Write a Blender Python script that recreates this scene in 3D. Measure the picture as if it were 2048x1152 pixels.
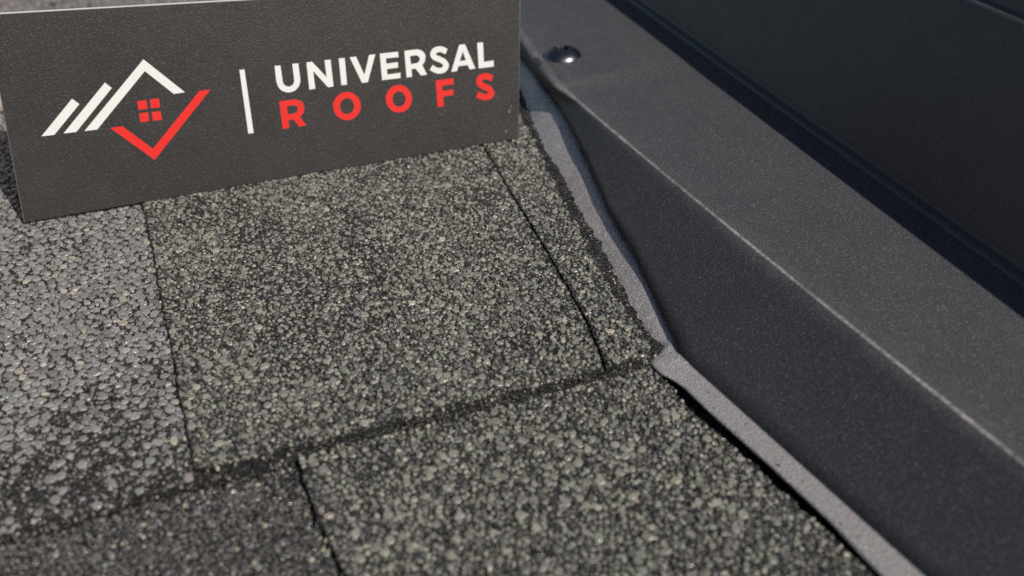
import bpy, bmesh, math, random
import numpy as np
from mathutils import Matrix, Vector

for o in list(bpy.data.objects):
    bpy.data.objects.remove(o)
rng = np.random.default_rng(7)
random.seed(7)
SC = bpy.context.scene
COL = SC.collection

# ------------------------------------------------------------------ camera
# roof coordinates, metres: x along the shingle courses, y up the roof, z off the roof
CAM_ROT = [[0.922111, 0.228857, -0.311988], [-0.386276, 0.497779, -0.776535], [-0.022415, 0.836565, 0.547409]]
cam_d = bpy.data.cameras.new('camera')
cam = bpy.data.objects.new('camera', cam_d)
COL.objects.link(cam)
cam.matrix_world = Matrix.Translation((0, 0, 0.16)) @ Matrix(CAM_ROT).to_4x4()
cam_d.sensor_width = 36.0
cam_d.lens = 1950 / 2048 * 36.0
cam_d.clip_start = 0.005
cam_d.clip_end = 2000.0
cam_d.dof.use_dof = True
cam_d.dof.focus_distance = 0.292
cam_d.dof.aperture_fstop = 11.0
SC.camera = cam
SC.cycles.use_denoising = False
SC.cycles.sample_clamp_direct = 8.0
SC.cycles.sample_clamp_indirect = 3.0

# ------------------------------------------------------------------ sky, sun, exposure
SUN = Vector((0.42, -1.186, 1.0)).normalized()
world = bpy.data.worlds.new('World')
SC.world = world
world.use_nodes = True
wn = world.node_tree
wn.nodes.clear()
sky = wn.nodes.new('ShaderNodeTexSky')
sky.sky_type = 'NISHITA'
sky.sun_disc = False
sky.sun_elevation = math.asin(SUN.z)
sky.sun_rotation = math.atan2(SUN.x, SUN.y)
bg = wn.nodes.new('ShaderNodeBackground')
bg.inputs['Strength'].default_value = 0.052
wo = wn.nodes.new('ShaderNodeOutputWorld')
wn.links.new(sky.outputs[0], bg.inputs[0])
wn.links.new(bg.outputs[0], wo.inputs[0])
sun_d = bpy.data.lights.new('sun', 'SUN')
sun_d.energy = 4.7
sun_d.angle = math.radians(0.53)
sun_d.color = (1.0, 0.95, 0.88)
sun = bpy.data.objects.new('sun', sun_d)
COL.objects.link(sun)
sun.rotation_euler = SUN.to_track_quat('Z', 'Y').to_euler()
sun.location = SUN * 3
SC.view_settings.view_transform = 'Standard'
SC.view_settings.look = 'None'
SC.view_settings.exposure = 0.0
SC.view_settings.gamma = 1.0
SC.view_settings.use_curve_mapping = False

DATA = {'cut1':[[-0.00599,0.32135],[-0.00598,0.29534],[-0.00614,0.26628],[-0.00646,0.25763],[-0.00621,0.23097],[-0.00693,0.20835],[-0.00677,0.19205],[-0.007,0.18138]],
 'utbot':[[-0.007,0.18138],[-0.00356,0.18021],[0.00544,0.17944],[0.01948,0.17913],[0.02898,0.17833],[0.04131,0.17792],[0.05409,0.17769],[0.06714,0.17708],[0.0805,0.17627],[0.09567,0.17593]],
 'cut2':[[0.09567,0.17593],[0.09872,0.1877],[0.1011,0.19951],[0.10365,0.21696],[0.10613,0.2352],[0.10864,0.2541],[0.11087,0.2737],[0.11339,0.29313],[0.11618,0.31401]],
 'urbot':[[0.09647,0.1758],[0.10297,0.1754],[0.11012,0.17546]],
 'uredge':[[0.11114,0.17619],[0.1116,0.17912],[0.1128,0.18838],[0.11351,0.19982],[0.11534,0.21128],[0.11835,0.22596],[0.12135,0.24069],[0.12446,0.25829],[0.12852,0.27947],[0.13459,0.30427],[0.13789,0.32019],[0.14028,0.33511],[0.14369,0.34886]],
 'ubbot':[[-0.04837,0.17885],[-0.02901,0.17869],[-0.01311,0.17901],[-0.0007,0.17838],[0.01891,0.17747]],
 'ubedge':[[0.11159,0.1742],[0.11422,0.17586],[0.11531,0.17852],[0.11509,0.18511],[0.11592,0.19387],[0.11985,0.21158],[0.1237,0.23028],[0.12563,0.24137],[0.12754,0.25322],[0.133,0.27827],[0.13729,0.30436],[0.1422,0.32423],[0.14721,0.34564],[0.15263,0.36353]],
 'cut3':[[0.01608,0.17585],[0.01566,0.16975],[0.01598,0.1554],[0.01658,0.14667],[0.01744,0.13875],[0.01783,0.12936]],
 'ltedge':[[0.10877,0.1718],[0.10894,0.16472],[0.10871,0.15518],[0.11002,0.14357],[0.11141,0.1334],[0.11269,0.12253],[0.11376,0.11278],[0.11517,0.09884],[0.11658,0.08526]],
 'fl':[[0.1173,0.17629],[0.11724,0.1739],[0.12124,0.12626],[0.12417,0.09015],[0.12521,0.07795]],
 'fb':[[0.10819,0.17097],[0.10842,0.16881],[0.10994,0.16564],[0.11092,0.16166],[0.11149,0.15186],[0.1139,0.13043],[0.11559,0.11031],[0.11565,0.09711],[0.11632,0.08273]],
 'crease':[[0.11824,0.193],[0.11628,0.18295],[0.11552,0.17638],[0.11666,0.16944]],
 'ridge':[[0.15453,0.33178,0.015],[0.15505,0.31137,0.016],[0.1533,0.26221,0.0172],[0.15177,0.22198,0.0176],[0.15104,0.18482,0.0176],[0.15084,0.15416,0.0174],[0.15143,0.09687,0.017],[0.15137,0.07844,0.0168]],
 'diag':[[0.1549,0.34023,0.0115],[0.15229,0.32278,0.0108],[0.14849,0.30499,0.01],[0.14248,0.28025,0.009],[0.13338,0.24761,0.0075],[0.12928,0.22404,0.0065],[0.12229,0.19577,0.005],[0.1177,0.17596,0.0039]],
 'lip':[[0.15459,0.33955,0.0118],[0.15642,0.35714,0.0118],[0.1604,0.37853,0.0118],[0.1669,0.40464,0.0118]],
 'free':[[0.15169,0.3257,0.01766],[0.15437,0.34487,0.01781],[0.15713,0.36378,0.01797],[0.16145,0.38626,0.01821]],
 'seam':[[0.22371,0.40125,0.02148],[0.20833,0.2358,0.02057],[0.19997,0.14425,0.02008]],
 'shadow':[[0.21175,0.40966,0.02086],[0.19807,0.23007,0.02003],[0.19078,0.13532,0.01959]],
 'screw':[[0.16696,0.35268,0.01848],[0.16608,0.36675,0.01844],[0.17133,0.34657,0.0187]],
 'nT':[-0.05235,-0.00062,0.99863],
 'rd':[-0.01132,-0.99994,-0.00121],
 'rr':[0.99994,-0.01132,0.0],
 'walltop':[[0.20393,0.18811,0.0815],[0.20186,0.16575,0.07906]],
 'walltop2':[[0.20296,0.17768,0.08443],[0.20202,0.16744,0.0837]],
 'BL':[-0.04335,0.3242,0.0049],
 'u':[0.99859,-0.05304,0.0],
 'v':[0.00738,0.13898,0.99027],
 'white_letters':[('U',[[89.26,39.45],[88.96,34.33],[89.02,33.92],[89.1,33.34],[89.21,32.71],[89.36,32.17],[89.55,31.75],[89.77,31.38],[90.04,31.06],[90.36,30.76],[90.74,30.49],[91.19,30.24],[91.67,30.05],[92.14,29.92],[92.63,29.85],[93.12,29.85],[93.62,29.91],[94.1,30.02],[94.56,30.2],[95.01,30.43],[95.44,30.73],[95.82,31.06],[96.15,31.46],[96.45,31.92],[96.7,32.4],[96.89,32.87],[97.01,33.36],[97.06,33.87],[97.08,34.32],[97.09,34.64],[97.27,39.21],[95.22,39.32],[95.03,34.94],[95.02,34.67],[95.01,34.27],[94.98,33.84],[94.9,33.46],[94.79,33.13],[94.64,32.81],[94.46,32.53],[94.24,32.29],[93.95,32.1],[93.61,31.96],[93.25,31.86],[92.91,31.83],[92.58,31.87],[92.24,31.99],[91.92,32.15],[91.66,32.34],[91.46,32.57],[91.31,32.84],[91.19,33.13],[91.1,33.42],[91.06,33.73],[91.07,34.08],[91.09,34.39],[91.1,34.61],[91.23,39.35]],[]),('N',[[100.02,39.12],[101.95,39.09],[106.07,33.16],[106.24,39.03],[108.31,38.95],[107.95,29.66],[106.03,29.67],[101.83,35.91],[101.59,29.78],[99.55,29.81]],[]),('I',[[111.15,38.94],[113.22,38.84],[112.74,29.6],[110.73,29.65]],[]),('V',[[114.98,38.77],[117.18,38.77],[119.26,32.05],[121.77,38.68],[124.01,38.62],[120.1,29.38],[118.03,29.41]],[]),('E',[[125.57,38.64],[132.11,38.42],[132.07,36.54],[127.52,36.68],[127.47,34.86],[131.61,34.83],[131.46,32.89],[127.39,32.97],[127.36,31.04],[132.12,31.0],[131.89,29.12],[125.23,29.34]],[]),('R',[[134.4,38.41],[138.17,38.33],[138.49,38.31],[138.95,38.28],[139.42,38.19],[139.89,38.02],[140.36,37.79],[140.78,37.51],[141.11,37.19],[141.38,36.82],[141.58,36.42],[141.7,36.03],[141.74,35.61],[141.73,35.18],[141.64,34.69],[141.49,34.18],[141.27,33.7],[140.94,33.23],[140.55,32.8],[140.28,32.51],[141.61,28.96],[139.39,28.93],[137.72,31.63],[136.23,31.72],[136.07,28.98],[134.1,29.01]],[[[136.2,36.3],[137.94,36.31],[138.19,36.3],[138.55,36.26],[138.87,36.15],[139.15,35.91],[139.41,35.59],[139.57,35.26],[139.61,34.92],[139.55,34.57],[139.42,34.26],[139.2,34.0],[138.9,33.77],[138.58,33.61],[138.23,33.53],[137.87,33.51],[137.62,33.5],[136.18,33.48]]]),('S',[[150.06,36.81],[149.94,37.02],[149.72,37.2],[149.45,37.39],[149.16,37.59],[148.85,37.77],[148.57,37.9],[148.29,38.01],[147.99,38.12],[147.67,38.2],[147.33,38.26],[146.98,38.29],[146.63,38.29],[146.28,38.27],[145.92,38.21],[145.56,38.13],[145.2,38.02],[144.85,37.85],[144.53,37.63],[144.26,37.38],[144.03,37.11],[143.84,36.81],[143.69,36.48],[143.59,36.12],[143.56,35.74],[143.6,35.38],[143.69,35.03],[143.83,34.69],[144.03,34.36],[144.29,34.04],[144.61,33.75],[144.96,33.53],[145.29,33.35],[145.59,33.2],[145.86,33.06],[146.1,32.92],[146.36,32.76],[146.64,32.61],[146.89,32.47],[147.1,32.34],[147.26,32.22],[147.38,32.11],[147.52,31.95],[147.67,31.78],[147.78,31.62],[147.86,31.48],[147.89,31.41],[147.89,31.41],[147.89,31.39],[147.85,31.29],[147.78,31.16],[147.69,31.01],[147.58,30.9],[147.51,30.83],[147.44,30.79],[147.31,30.75],[147.12,30.7],[146.91,30.67],[146.7,30.66],[146.51,30.66],[146.35,30.67],[146.19,30.71],[146.02,30.76],[145.83,30.83],[145.62,30.92],[145.43,31.02],[145.22,31.15],[144.98,31.32],[144.71,31.52],[144.45,31.72],[144.01,32.07]],[[[149.08,35.18],[148.62,35.49],[148.43,35.64],[148.24,35.79],[148.06,35.91],[147.92,35.99],[147.76,36.07],[147.59,36.14],[147.42,36.2],[147.27,36.24],[147.13,36.26],[146.98,36.28],[146.81,36.28],[146.6,36.26],[146.39,36.23],[146.2,36.19],[146.06,36.14],[145.97,36.1],[145.91,36.06],[145.83,35.99],[145.75,35.9],[145.7,35.81],[145.66,35.74],[145.66,35.71],[145.66,35.7],[145.66,35.65],[145.68,35.59],[145.71,35.52],[145.75,35.45],[145.79,35.4],[145.85,35.34],[146.0,35.25],[146.23,35.13],[146.51,34.99],[146.82,34.83],[147.13,34.66],[147.39,34.5],[147.65,34.35],[147.94,34.19],[148.25,34.0],[148.57,33.77],[148.86,33.5],[149.12,33.23],[149.35,32.94],[149.58,32.62],[149.78,32.25],[149.94,31.83],[150.01,31.35],[149.96,30.87],[149.83,30.46],[149.64,30.08],[149.41,29.74],[149.14,29.43],[148.81,29.15],[148.42,28.93],[148.03,28.78],[147.63,28.68],[147.24,28.63],[146.86,28.6],[146.49,28.6],[146.11,28.64],[145.74,28.72],[145.4,28.82],[145.07,28.95],[144.76,29.09],[144.44,29.25],[144.1,29.46],[143.76,29.7],[143.44,29.94],[143.15,30.17],[142.81,30.44]]]),('A',[[154.52,37.81],[156.67,37.77],[159.77,28.6],[157.67,28.51],[156.94,30.23],[153.6,30.32],[152.75,28.62],[150.63,28.64]],[[[155.65,35.28],[156.46,32.05],[154.16,32.06]]]),('L',[[161.26,37.62],[163.46,37.52],[163.18,30.49],[166.92,30.53],[166.84,28.33],[161.04,28.42]],[])],
 'red_letters':[('R',[[88.73,27.31],[93.03,27.2],[94.07,27.16],[94.54,27.01],[95.2,26.79],[95.77,26.51],[96.14,26.18],[96.43,25.8],[96.63,25.36],[96.75,24.88],[96.79,24.34],[96.77,23.81],[96.72,23.29],[96.61,22.77],[96.37,22.26],[95.89,21.71],[95.28,21.18],[94.83,20.8],[96.59,17.56],[94.06,17.53],[92.43,20.34],[90.76,20.43],[90.62,17.59],[88.36,17.58]],[[[91.0,25.25],[92.71,25.29],[93.46,25.24],[93.69,25.15],[94.03,25.02],[94.29,24.84],[94.43,24.58],[94.49,24.27],[94.5,23.94],[94.46,23.59],[94.35,23.23],[94.18,22.91],[93.89,22.68],[93.54,22.5],[93.28,22.38],[90.91,22.38]]]),('O',[[116.45,21.38],[116.28,20.61],[116.0,19.87],[115.61,19.19],[115.11,18.59],[114.53,18.07],[113.88,17.65],[113.17,17.34],[112.42,17.15],[111.66,17.09],[110.89,17.15],[110.14,17.33],[109.43,17.63],[108.77,18.04],[108.19,18.55],[107.69,19.15],[107.29,19.82],[106.99,20.55],[106.81,21.31],[106.75,22.09],[106.81,22.87],[106.98,23.63],[107.27,24.35],[107.66,25.02],[108.15,25.61],[108.72,26.12],[109.36,26.54],[110.06,26.84],[110.8,27.03],[111.56,27.1],[112.32,27.05],[113.06,26.87],[113.77,26.58],[114.42,26.18],[115.01,25.68],[115.52,25.1],[115.93,24.43],[116.23,23.71],[116.43,22.95],[116.5,22.16]],[[[114.13,21.7],[114.03,21.27],[113.88,20.85],[113.67,20.46],[113.41,20.12],[113.11,19.82],[112.77,19.58],[112.4,19.4],[112.02,19.29],[111.62,19.24],[111.23,19.27],[110.84,19.37],[110.48,19.53],[110.14,19.76],[109.84,20.04],[109.59,20.37],[109.38,20.75],[109.23,21.16],[109.14,21.59],[109.12,22.03],[109.15,22.47],[109.25,22.91],[109.4,23.32],[109.61,23.7],[109.86,24.05],[110.17,24.34],[110.5,24.58],[110.87,24.76],[111.25,24.87],[111.64,24.92],[112.04,24.89],[112.42,24.8],[112.78,24.64],[113.12,24.42],[113.42,24.14],[113.68,23.8],[113.88,23.43],[114.03,23.02],[114.13,22.59],[114.16,22.15]]]),('O',[[135.12,21.16],[134.97,20.39],[134.71,19.66],[134.34,18.98],[133.87,18.38],[133.32,17.86],[132.69,17.44],[132.01,17.13],[131.28,16.93],[130.54,16.86],[129.79,16.92],[129.06,17.1],[128.36,17.39],[127.72,17.8],[127.14,18.3],[126.64,18.9],[126.24,19.56],[125.94,20.28],[125.75,21.04],[125.68,21.82],[125.72,22.59],[125.87,23.35],[126.14,24.07],[126.51,24.74],[126.97,25.33],[127.52,25.85],[128.14,26.26],[128.81,26.57],[129.53,26.76],[130.26,26.83],[131.0,26.78],[131.72,26.62],[132.42,26.33],[133.06,25.94],[133.65,25.44],[134.15,24.86],[134.56,24.2],[134.87,23.48],[135.07,22.73],[135.15,21.94]],[[[132.84,21.41],[132.76,20.99],[132.62,20.58],[132.43,20.21],[132.19,19.87],[131.9,19.58],[131.58,19.35],[131.24,19.17],[130.87,19.06],[130.49,19.01],[130.11,19.04],[129.74,19.13],[129.39,19.29],[129.07,19.5],[128.78,19.78],[128.53,20.1],[128.32,20.47],[128.18,20.86],[128.08,21.28],[128.05,21.71],[128.07,22.14],[128.15,22.56],[128.29,22.96],[128.48,23.33],[128.72,23.67],[129.01,23.96],[129.32,24.19],[129.67,24.36],[130.03,24.48],[130.41,24.52],[130.78,24.5],[131.15,24.41],[131.5,24.26],[131.83,24.04],[132.12,23.77],[132.37,23.45],[132.57,23.09],[132.73,22.69],[132.82,22.28],[132.86,21.85]]]),('F',[[144.53,26.37],[151.21,26.25],[151.06,24.11],[146.83,24.13],[146.74,22.24],[150.78,22.24],[150.64,20.21],[146.69,20.2],[146.61,16.61],[144.28,16.68]],[]),('S',[[166.43,25.0],[166.14,25.2],[165.88,25.37],[165.58,25.56],[165.27,25.74],[164.96,25.89],[164.68,26.01],[164.42,26.12],[164.13,26.21],[163.82,26.29],[163.49,26.34],[163.15,26.36],[162.8,26.36],[162.45,26.33],[162.08,26.28],[161.7,26.2],[161.31,26.08],[160.93,25.9],[160.59,25.67],[160.32,25.4],[160.09,25.1],[159.9,24.77],[159.76,24.4],[159.69,23.99],[159.69,23.57],[159.76,23.17],[159.87,22.79],[160.02,22.43],[160.21,22.08],[160.45,21.72],[160.76,21.4],[161.08,21.13],[161.39,20.93],[161.67,20.77],[161.91,20.63],[162.14,20.49],[162.42,20.32],[162.71,20.16],[162.97,20.03],[163.17,19.91],[163.31,19.82],[163.41,19.74],[163.52,19.6],[163.66,19.43],[163.79,19.24],[163.88,19.08],[163.93,18.97],[163.93,18.96],[163.93,18.99],[163.93,18.98],[163.91,18.94],[163.87,18.88],[163.82,18.82],[163.79,18.79],[163.75,18.77],[163.65,18.73],[163.5,18.69],[163.32,18.66],[163.14,18.64],[162.98,18.63],[162.86,18.64],[162.74,18.66],[162.6,18.7],[162.43,18.76],[162.23,18.84],[162.0,18.93],[161.73,19.07],[161.4,19.25],[161.04,19.46],[160.69,19.66],[160.17,20.01]],[[[165.36,23.07],[164.91,23.38],[164.68,23.54],[164.44,23.69],[164.23,23.81],[164.06,23.9],[163.9,23.97],[163.74,24.03],[163.61,24.07],[163.49,24.1],[163.39,24.12],[163.25,24.13],[163.07,24.12],[162.84,24.11],[162.62,24.08],[162.42,24.04],[162.28,24.0],[162.22,23.97],[162.17,23.94],[162.11,23.88],[162.06,23.81],[162.02,23.74],[162.0,23.68],[161.99,23.66],[162.0,23.63],[162.01,23.53],[162.06,23.39],[162.12,23.24],[162.19,23.11],[162.24,23.03],[162.29,22.98],[162.38,22.91],[162.54,22.81],[162.75,22.68],[163.02,22.53],[163.27,22.38],[163.49,22.25],[163.72,22.12],[164.0,21.97],[164.32,21.79],[164.67,21.56],[165.01,21.27],[165.29,20.96],[165.54,20.64],[165.78,20.29],[165.98,19.92],[166.15,19.52],[166.26,19.06],[166.26,18.58],[166.17,18.16],[166.02,17.79],[165.81,17.46],[165.57,17.18],[165.27,16.92],[164.92,16.72],[164.56,16.57],[164.19,16.47],[163.83,16.4],[163.46,16.36],[163.1,16.36],[162.75,16.38],[162.4,16.44],[162.06,16.53],[161.75,16.64],[161.45,16.76],[161.12,16.9],[160.75,17.08],[160.34,17.3],[159.94,17.54],[159.58,17.76],[159.02,18.04]]])],
 'marks':[('white',[[24.42,38.04],[26.14,35.99],[16.38,27.35],[12.47,27.48]]),('white',[[35.29,41.68],[36.95,39.66],[23.02,27.21],[19.14,27.34]]),('white',[[48.46,47.34],[58.95,34.95],[55.33,34.94],[48.06,43.57],[29.41,27.0],[25.48,27.1]]),('red',[[67.12,34.6],[63.6,34.73],[44.95,17.78],[37.23,26.86],[33.46,26.86],[44.66,13.91]]),('red',[[43.53,34.24],[46.45,34.27],[46.18,31.26],[43.43,31.4]]),('red',[[47.5,34.24],[50.44,34.14],[50.14,31.23],[47.31,31.31]]),('red',[[43.31,30.2],[46.14,30.14],[45.85,27.2],[43.02,27.26]]),('red',[[47.22,30.07],[50.05,29.95],[49.85,27.02],[47.02,27.11]]),('white',[[77.6,39.75],[79.26,39.7],[78.36,17.79],[76.55,17.82]])],
 'scuffs':[[171.61,16.07],[171.63,10.93],[169.67,3.52],[172.34,12.54]]}

# ------------------------------------------------------------------ materials
class NT:
    def __init__(s, name):
        s.m = bpy.data.materials.new(name)
        s.m.use_nodes = True
        s.t = s.m.node_tree
        s.t.nodes.clear()
        s.out = s.n('ShaderNodeOutputMaterial')
        s.p = s.n('ShaderNodeBsdfPrincipled')
        s.l(s.p.outputs[0], s.out.inputs[0])
    def n(s, kind, **kw):
        x = s.t.nodes.new(kind)
        for k, v in kw.items():
            if isinstance(v, (int, float, str, bool)) and hasattr(x, k):
                setattr(x, k, v)
            else:
                x.inputs[k.replace('_', ' ')].default_value = v
        return x
    def l(s, a, b):
        s.t.links.new(a, b)
    def coord(s):
        return s.n('ShaderNodeNewGeometry').outputs['Position']
    def noise(s, scale, detail=2.0, rough=0.5, vec=None):
        x = s.n('ShaderNodeTexNoise', Scale=scale, Detail=detail, Roughness=rough)
        s.l(vec if vec is not None else s.coord(), x.inputs['Vector'])
        return x.outputs['Fac']
    def ramp(s, fac, stops):
        r = s.n('ShaderNodeValToRGB')
        e = r.color_ramp.elements
        while len(e) < len(stops):
            e.new(0.5)
        for el, (p, c) in zip(e, stops):
            el.position = p
            el.color = tuple(c) + (1,) if len(c) == 3 else c
        s.l(fac, r.inputs[0])
        return r.outputs[0]
    def math(s, op, a, b=0.0, clamp=False):
        x = s.n('ShaderNodeMath')
        x.operation = op
        x.use_clamp = clamp
        for i, v in enumerate((a, b)):
            if isinstance(v, (int, float)):
                x.inputs[i].default_value = v
            else:
                s.l(v, x.inputs[i])
        return x.outputs[0]
    def mix(s, fac, a, b, blend='MIX'):
        x = s.n('ShaderNodeMix')
        x.data_type = 'RGBA'
        x.blend_type = blend
        for sock, v in ((x.inputs[0], fac), (x.inputs[6], a), (x.inputs[7], b)):
            if isinstance(v, (int, float)):
                sock.default_value = v
            elif isinstance(v, tuple):
                sock.default_value = v if len(v) == 4 else v + (1,)
            else:
                s.l(v, sock)
        return x.outputs[2]
    def bump(s, h, dist, strength=1.0, prev=None):
        b = s.n('ShaderNodeBump', Strength=strength, Distance=dist)
        s.l(h, b.inputs['Height'])
        if prev is not None:
            s.l(prev, b.inputs['Normal'])
        return b.outputs[0]
    def set(s, **kw):
        for k, v in kw.items():
            sock = s.p.inputs[k.replace('_', ' ')]
            if isinstance(v, (int, float)):
                sock.default_value = v
            elif isinstance(v, tuple):
                sock.default_value = v if len(v) == 4 else v + (1,)
            else:
                s.l(v, sock)
        return s.m

def coated_metal(name, col, speck, rough=0.5, grain=1700, depth=0.00022, speck_at=0.6, metallic=0.0, scuff=0.25, finish=False, dents=0.0):
    """painted sheet metal with the fine orange-peel grain of a powder coat"""
    t = NT(name)
    g = t.noise(grain, 2.0, 0.55)
    g2 = t.noise(grain * 0.45, 2.0, 0.5)
    big = t.noise(28, 4.0, 0.6)
    sp = t.ramp(g, [(speck_at - 0.04, (0, 0, 0)), (speck_at + 0.10, (1, 1, 1))])
    c = t.mix(t.math('MULTIPLY', big, scuff), col, tuple(x * 1.5 for x in col))
    dust = t.ramp(t.noise(340, 3.0, 0.7), [(0.70, (0, 0, 0)), (0.78, (1, 1, 1))])
    c = t.mix(t.math('MULTIPLY', dust, 0.18), c, (0.30, 0.28, 0.25))
    if not finish:
        c = t.mix(sp, c, speck)
    h = t.math('ADD', g, t.math('MULTIPLY', g2, 0.6))
    nrm = t.bump(h, depth, 1.0)
    nrm = t.bump(t.noise(30, 2.0), 0.0002, 0.6, nrm)
    if dents:
        # the soft apron up the roof is beaten and creased, the flange below it is flat
        sy = t.n('ShaderNodeSeparateXYZ')
        t.l(t.coord(), sy.inputs[0])
        up_ = t.ramp(t.math('MULTIPLY', t.math('SUBTRACT', sy.outputs[1], 0.160), 30.0), [(0.0, (0.15, 0.15, 0.15)), (1.0, (1, 1, 1))])
        nrm = t.bump(t.math('MULTIPLY', t.noise(130, 2.0, 0.5), up_), dents, 0.9, nrm)
    r = t.math('ADD', t.math('MULTIPLY', t.noise(120, 3.0), 0.22), rough - 0.11)
    if finish:
        # worn paint doubling as the fold's highlight (red), top face's sunlight painted in (green)
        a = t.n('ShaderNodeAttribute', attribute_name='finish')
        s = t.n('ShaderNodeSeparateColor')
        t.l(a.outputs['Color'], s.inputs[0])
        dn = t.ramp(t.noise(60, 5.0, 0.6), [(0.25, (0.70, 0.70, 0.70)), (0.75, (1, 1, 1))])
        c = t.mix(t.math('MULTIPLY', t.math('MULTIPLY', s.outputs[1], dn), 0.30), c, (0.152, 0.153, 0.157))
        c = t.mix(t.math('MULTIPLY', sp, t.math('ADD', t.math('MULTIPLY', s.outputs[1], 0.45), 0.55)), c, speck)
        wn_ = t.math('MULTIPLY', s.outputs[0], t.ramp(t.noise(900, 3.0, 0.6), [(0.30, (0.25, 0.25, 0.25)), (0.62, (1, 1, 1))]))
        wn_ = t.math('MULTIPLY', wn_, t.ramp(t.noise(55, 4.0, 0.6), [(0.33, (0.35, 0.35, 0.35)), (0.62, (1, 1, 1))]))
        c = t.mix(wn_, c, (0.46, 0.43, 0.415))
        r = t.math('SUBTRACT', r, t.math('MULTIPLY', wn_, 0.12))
    return t.set(Base_Color=c, Roughness=r, Normal=nrm, Metallic=metallic)

M = {}
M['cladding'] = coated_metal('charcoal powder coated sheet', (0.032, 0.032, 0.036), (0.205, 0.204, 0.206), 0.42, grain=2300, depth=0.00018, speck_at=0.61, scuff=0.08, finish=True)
M['frame'] = coated_metal('dark window frame coat', (0.058, 0.058, 0.062), (0.085, 0.085, 0.090), 0.34, depth=0.00010, scuff=0.15)
M['flashing'] = coated_metal('grey lead coated flashing', (0.43, 0.395, 0.38), (0.88, 0.82, 0.78), 0.23, grain=2100, depth=0.00028, metallic=0.50, speck_at=0.55, dents=0.0007, scuff=0.2)

t = NT('black asphalt mat')
g = t.noise(900, 3.0, 0.65)
v = t.n('ShaderNodeTexVoronoi', Scale=1100.0)
t.l(t.coord(), v.inputs['Vector'])
vs_ = t.n('ShaderNodeTexVoronoi', Scale=1700.0)
t.l(t.coord(), vs_.inputs['Vector'])
sx_ = t.n('ShaderNodeSeparateColor')
t.l(vs_.outputs['Color'], sx_.inputs[0])
c = t.ramp(g, [(0.38, (0.006, 0.006, 0.006)), (0.62, (0.022, 0.021, 0.020)), (0.75, (0.06, 0.057, 0.054))])
c = t.mix(t.ramp(sx_.outputs[0], [(0.70, (0, 0, 0)), (1.0, (0.5, 0.5, 0.5))]), c, (0.20, 0.19, 0.165))
nrm = t.bump(t.math('SUBTRACT', g, v.outputs['Distance']), 0.0007, 1.0)
M['asphalt'] = t.set(Base_Color=c, Roughness=0.42, Normal=nrm)

t = NT('cut bitumen edge')
M['bitumen'] = t.set(Base_Color=t.ramp(t.noise(700, 3.0), [(0.35, (0.005, 0.005, 0.005)), (0.75, (0.018, 0.017, 0.016))]), Roughness=0.6, Normal=t.bump(t.noise(900, 3.0), 0.0005, 1.0))
t = NT('ceramic coated roofing granules')
a = t.n('ShaderNodeAttribute', attribute_name='tone')
g = t.noise(2600, 2.0, 0.6)
k = t.ramp(g, [(0.30, (0.55, 0.55, 0.55)), (0.70, (1.35, 1.35, 1.35))])
c = t.mix(1.0, a.outputs['Color'], k, 'MULTIPLY')
M['granule'] = t.set(Base_Color=c, Roughness=a.outputs['Alpha'], Normal=t.bump(g, 0.00012, 0.8))

t = NT('white foam core')
M['core'] = t.set(Base_Color=t.ramp(t.noise(300), [(0.3, (0.78, 0.75, 0.71)), (0.7, (0.86, 0.84, 0.81))]), Roughness=0.7)

t = NT('black grained sign laminate')
g = t.noise(2300, 2.0, 0.6)
g2 = t.noise(900, 2.0, 0.5)
sp = t.ramp(g, [(0.56, (0, 0, 0)), (0.74, (1, 1, 1))])
big = t.noise(22, 3.0, 0.6)
c = t.mix(sp, (0.023, 0.021, 0.0205), (0.088, 0.081, 0.078))
c = t.mix(t.math('MULTIPLY', big, 0.35), c, (0.048, 0.044, 0.042))
r = t.math('ADD', t.math('MULTIPLY', t.noise(90, 3.0), 0.2), 0.28)
M['laminate'] = t.set(Base_Color=c, Roughness=r, Normal=t.bump(t.math('ADD', g, t.math('MULTIPLY', g2, 0.5)), 0.00013, 1.0))

def ink(name, col):
    t = NT(name)
    g = t.noise(1500, 2.0, 0.6)
    c = t.mix(t.math('MULTIPLY', t.noise(160, 3.0), 0.14), col, tuple(x * 0.72 for x in col))
    return t.set(Base_Color=c, Roughness=0.5, Normal=t.bump(g, 0.00008, 0.6))
M['white_ink'] = ink('white print', (0.68, 0.665, 0.645))
M['red_ink'] = ink('red print', (0.66, 0.016, 0.011))
t = NT('chalky scuff')
M['scuff'] = t.set(Base_Color=t.ramp(t.noise(1500), [(0.3, (0.05, 0.046, 0.044)), (0.7, (0.20, 0.18, 0.17))]), Roughness=0.8)

t = NT('dark plated screw steel')
M['screw'] = t.set(Base_Color=(0.17, 0.175, 0.185), Metallic=1.0, Roughness=t.math('ADD', t.math('MULTIPLY', t.noise(700, 3.0), 0.14), 0.26),
                   Normal=t.bump(t.noise(900, 2.0), 0.00006, 0.7))
t = NT('screw socket')
M['socket'] = t.set(Base_Color=(0.012, 0.012, 0.012), Roughness=0.6)
t = NT('rubber gasket')
M['gasket'] = t.set(Base_Color=(0.006, 0.006, 0.006), Roughness=0.7)
t = NT('bronze sash coat')
M['sash'] = t.set(Base_Color=t.ramp(t.noise(400, 3.0), [(0.3, (0.085, 0.075, 0.066)), (0.7, (0.115, 0.10, 0.088))]), Roughness=0.5)
t = NT('skylight glass')
M['glass'] = t.set(Base_Color=(0.02, 0.03, 0.035), Roughness=0.03, Metallic=0.0)
t = NT('pale sawn timber')
wv = t.n('ShaderNodeTexNoise', Scale=60.0, Detail=6.0)
mp = t.n('ShaderNodeMapping')
mp.inputs['Scale'].default_value = (0.35, 4.0, 4.0)
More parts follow.
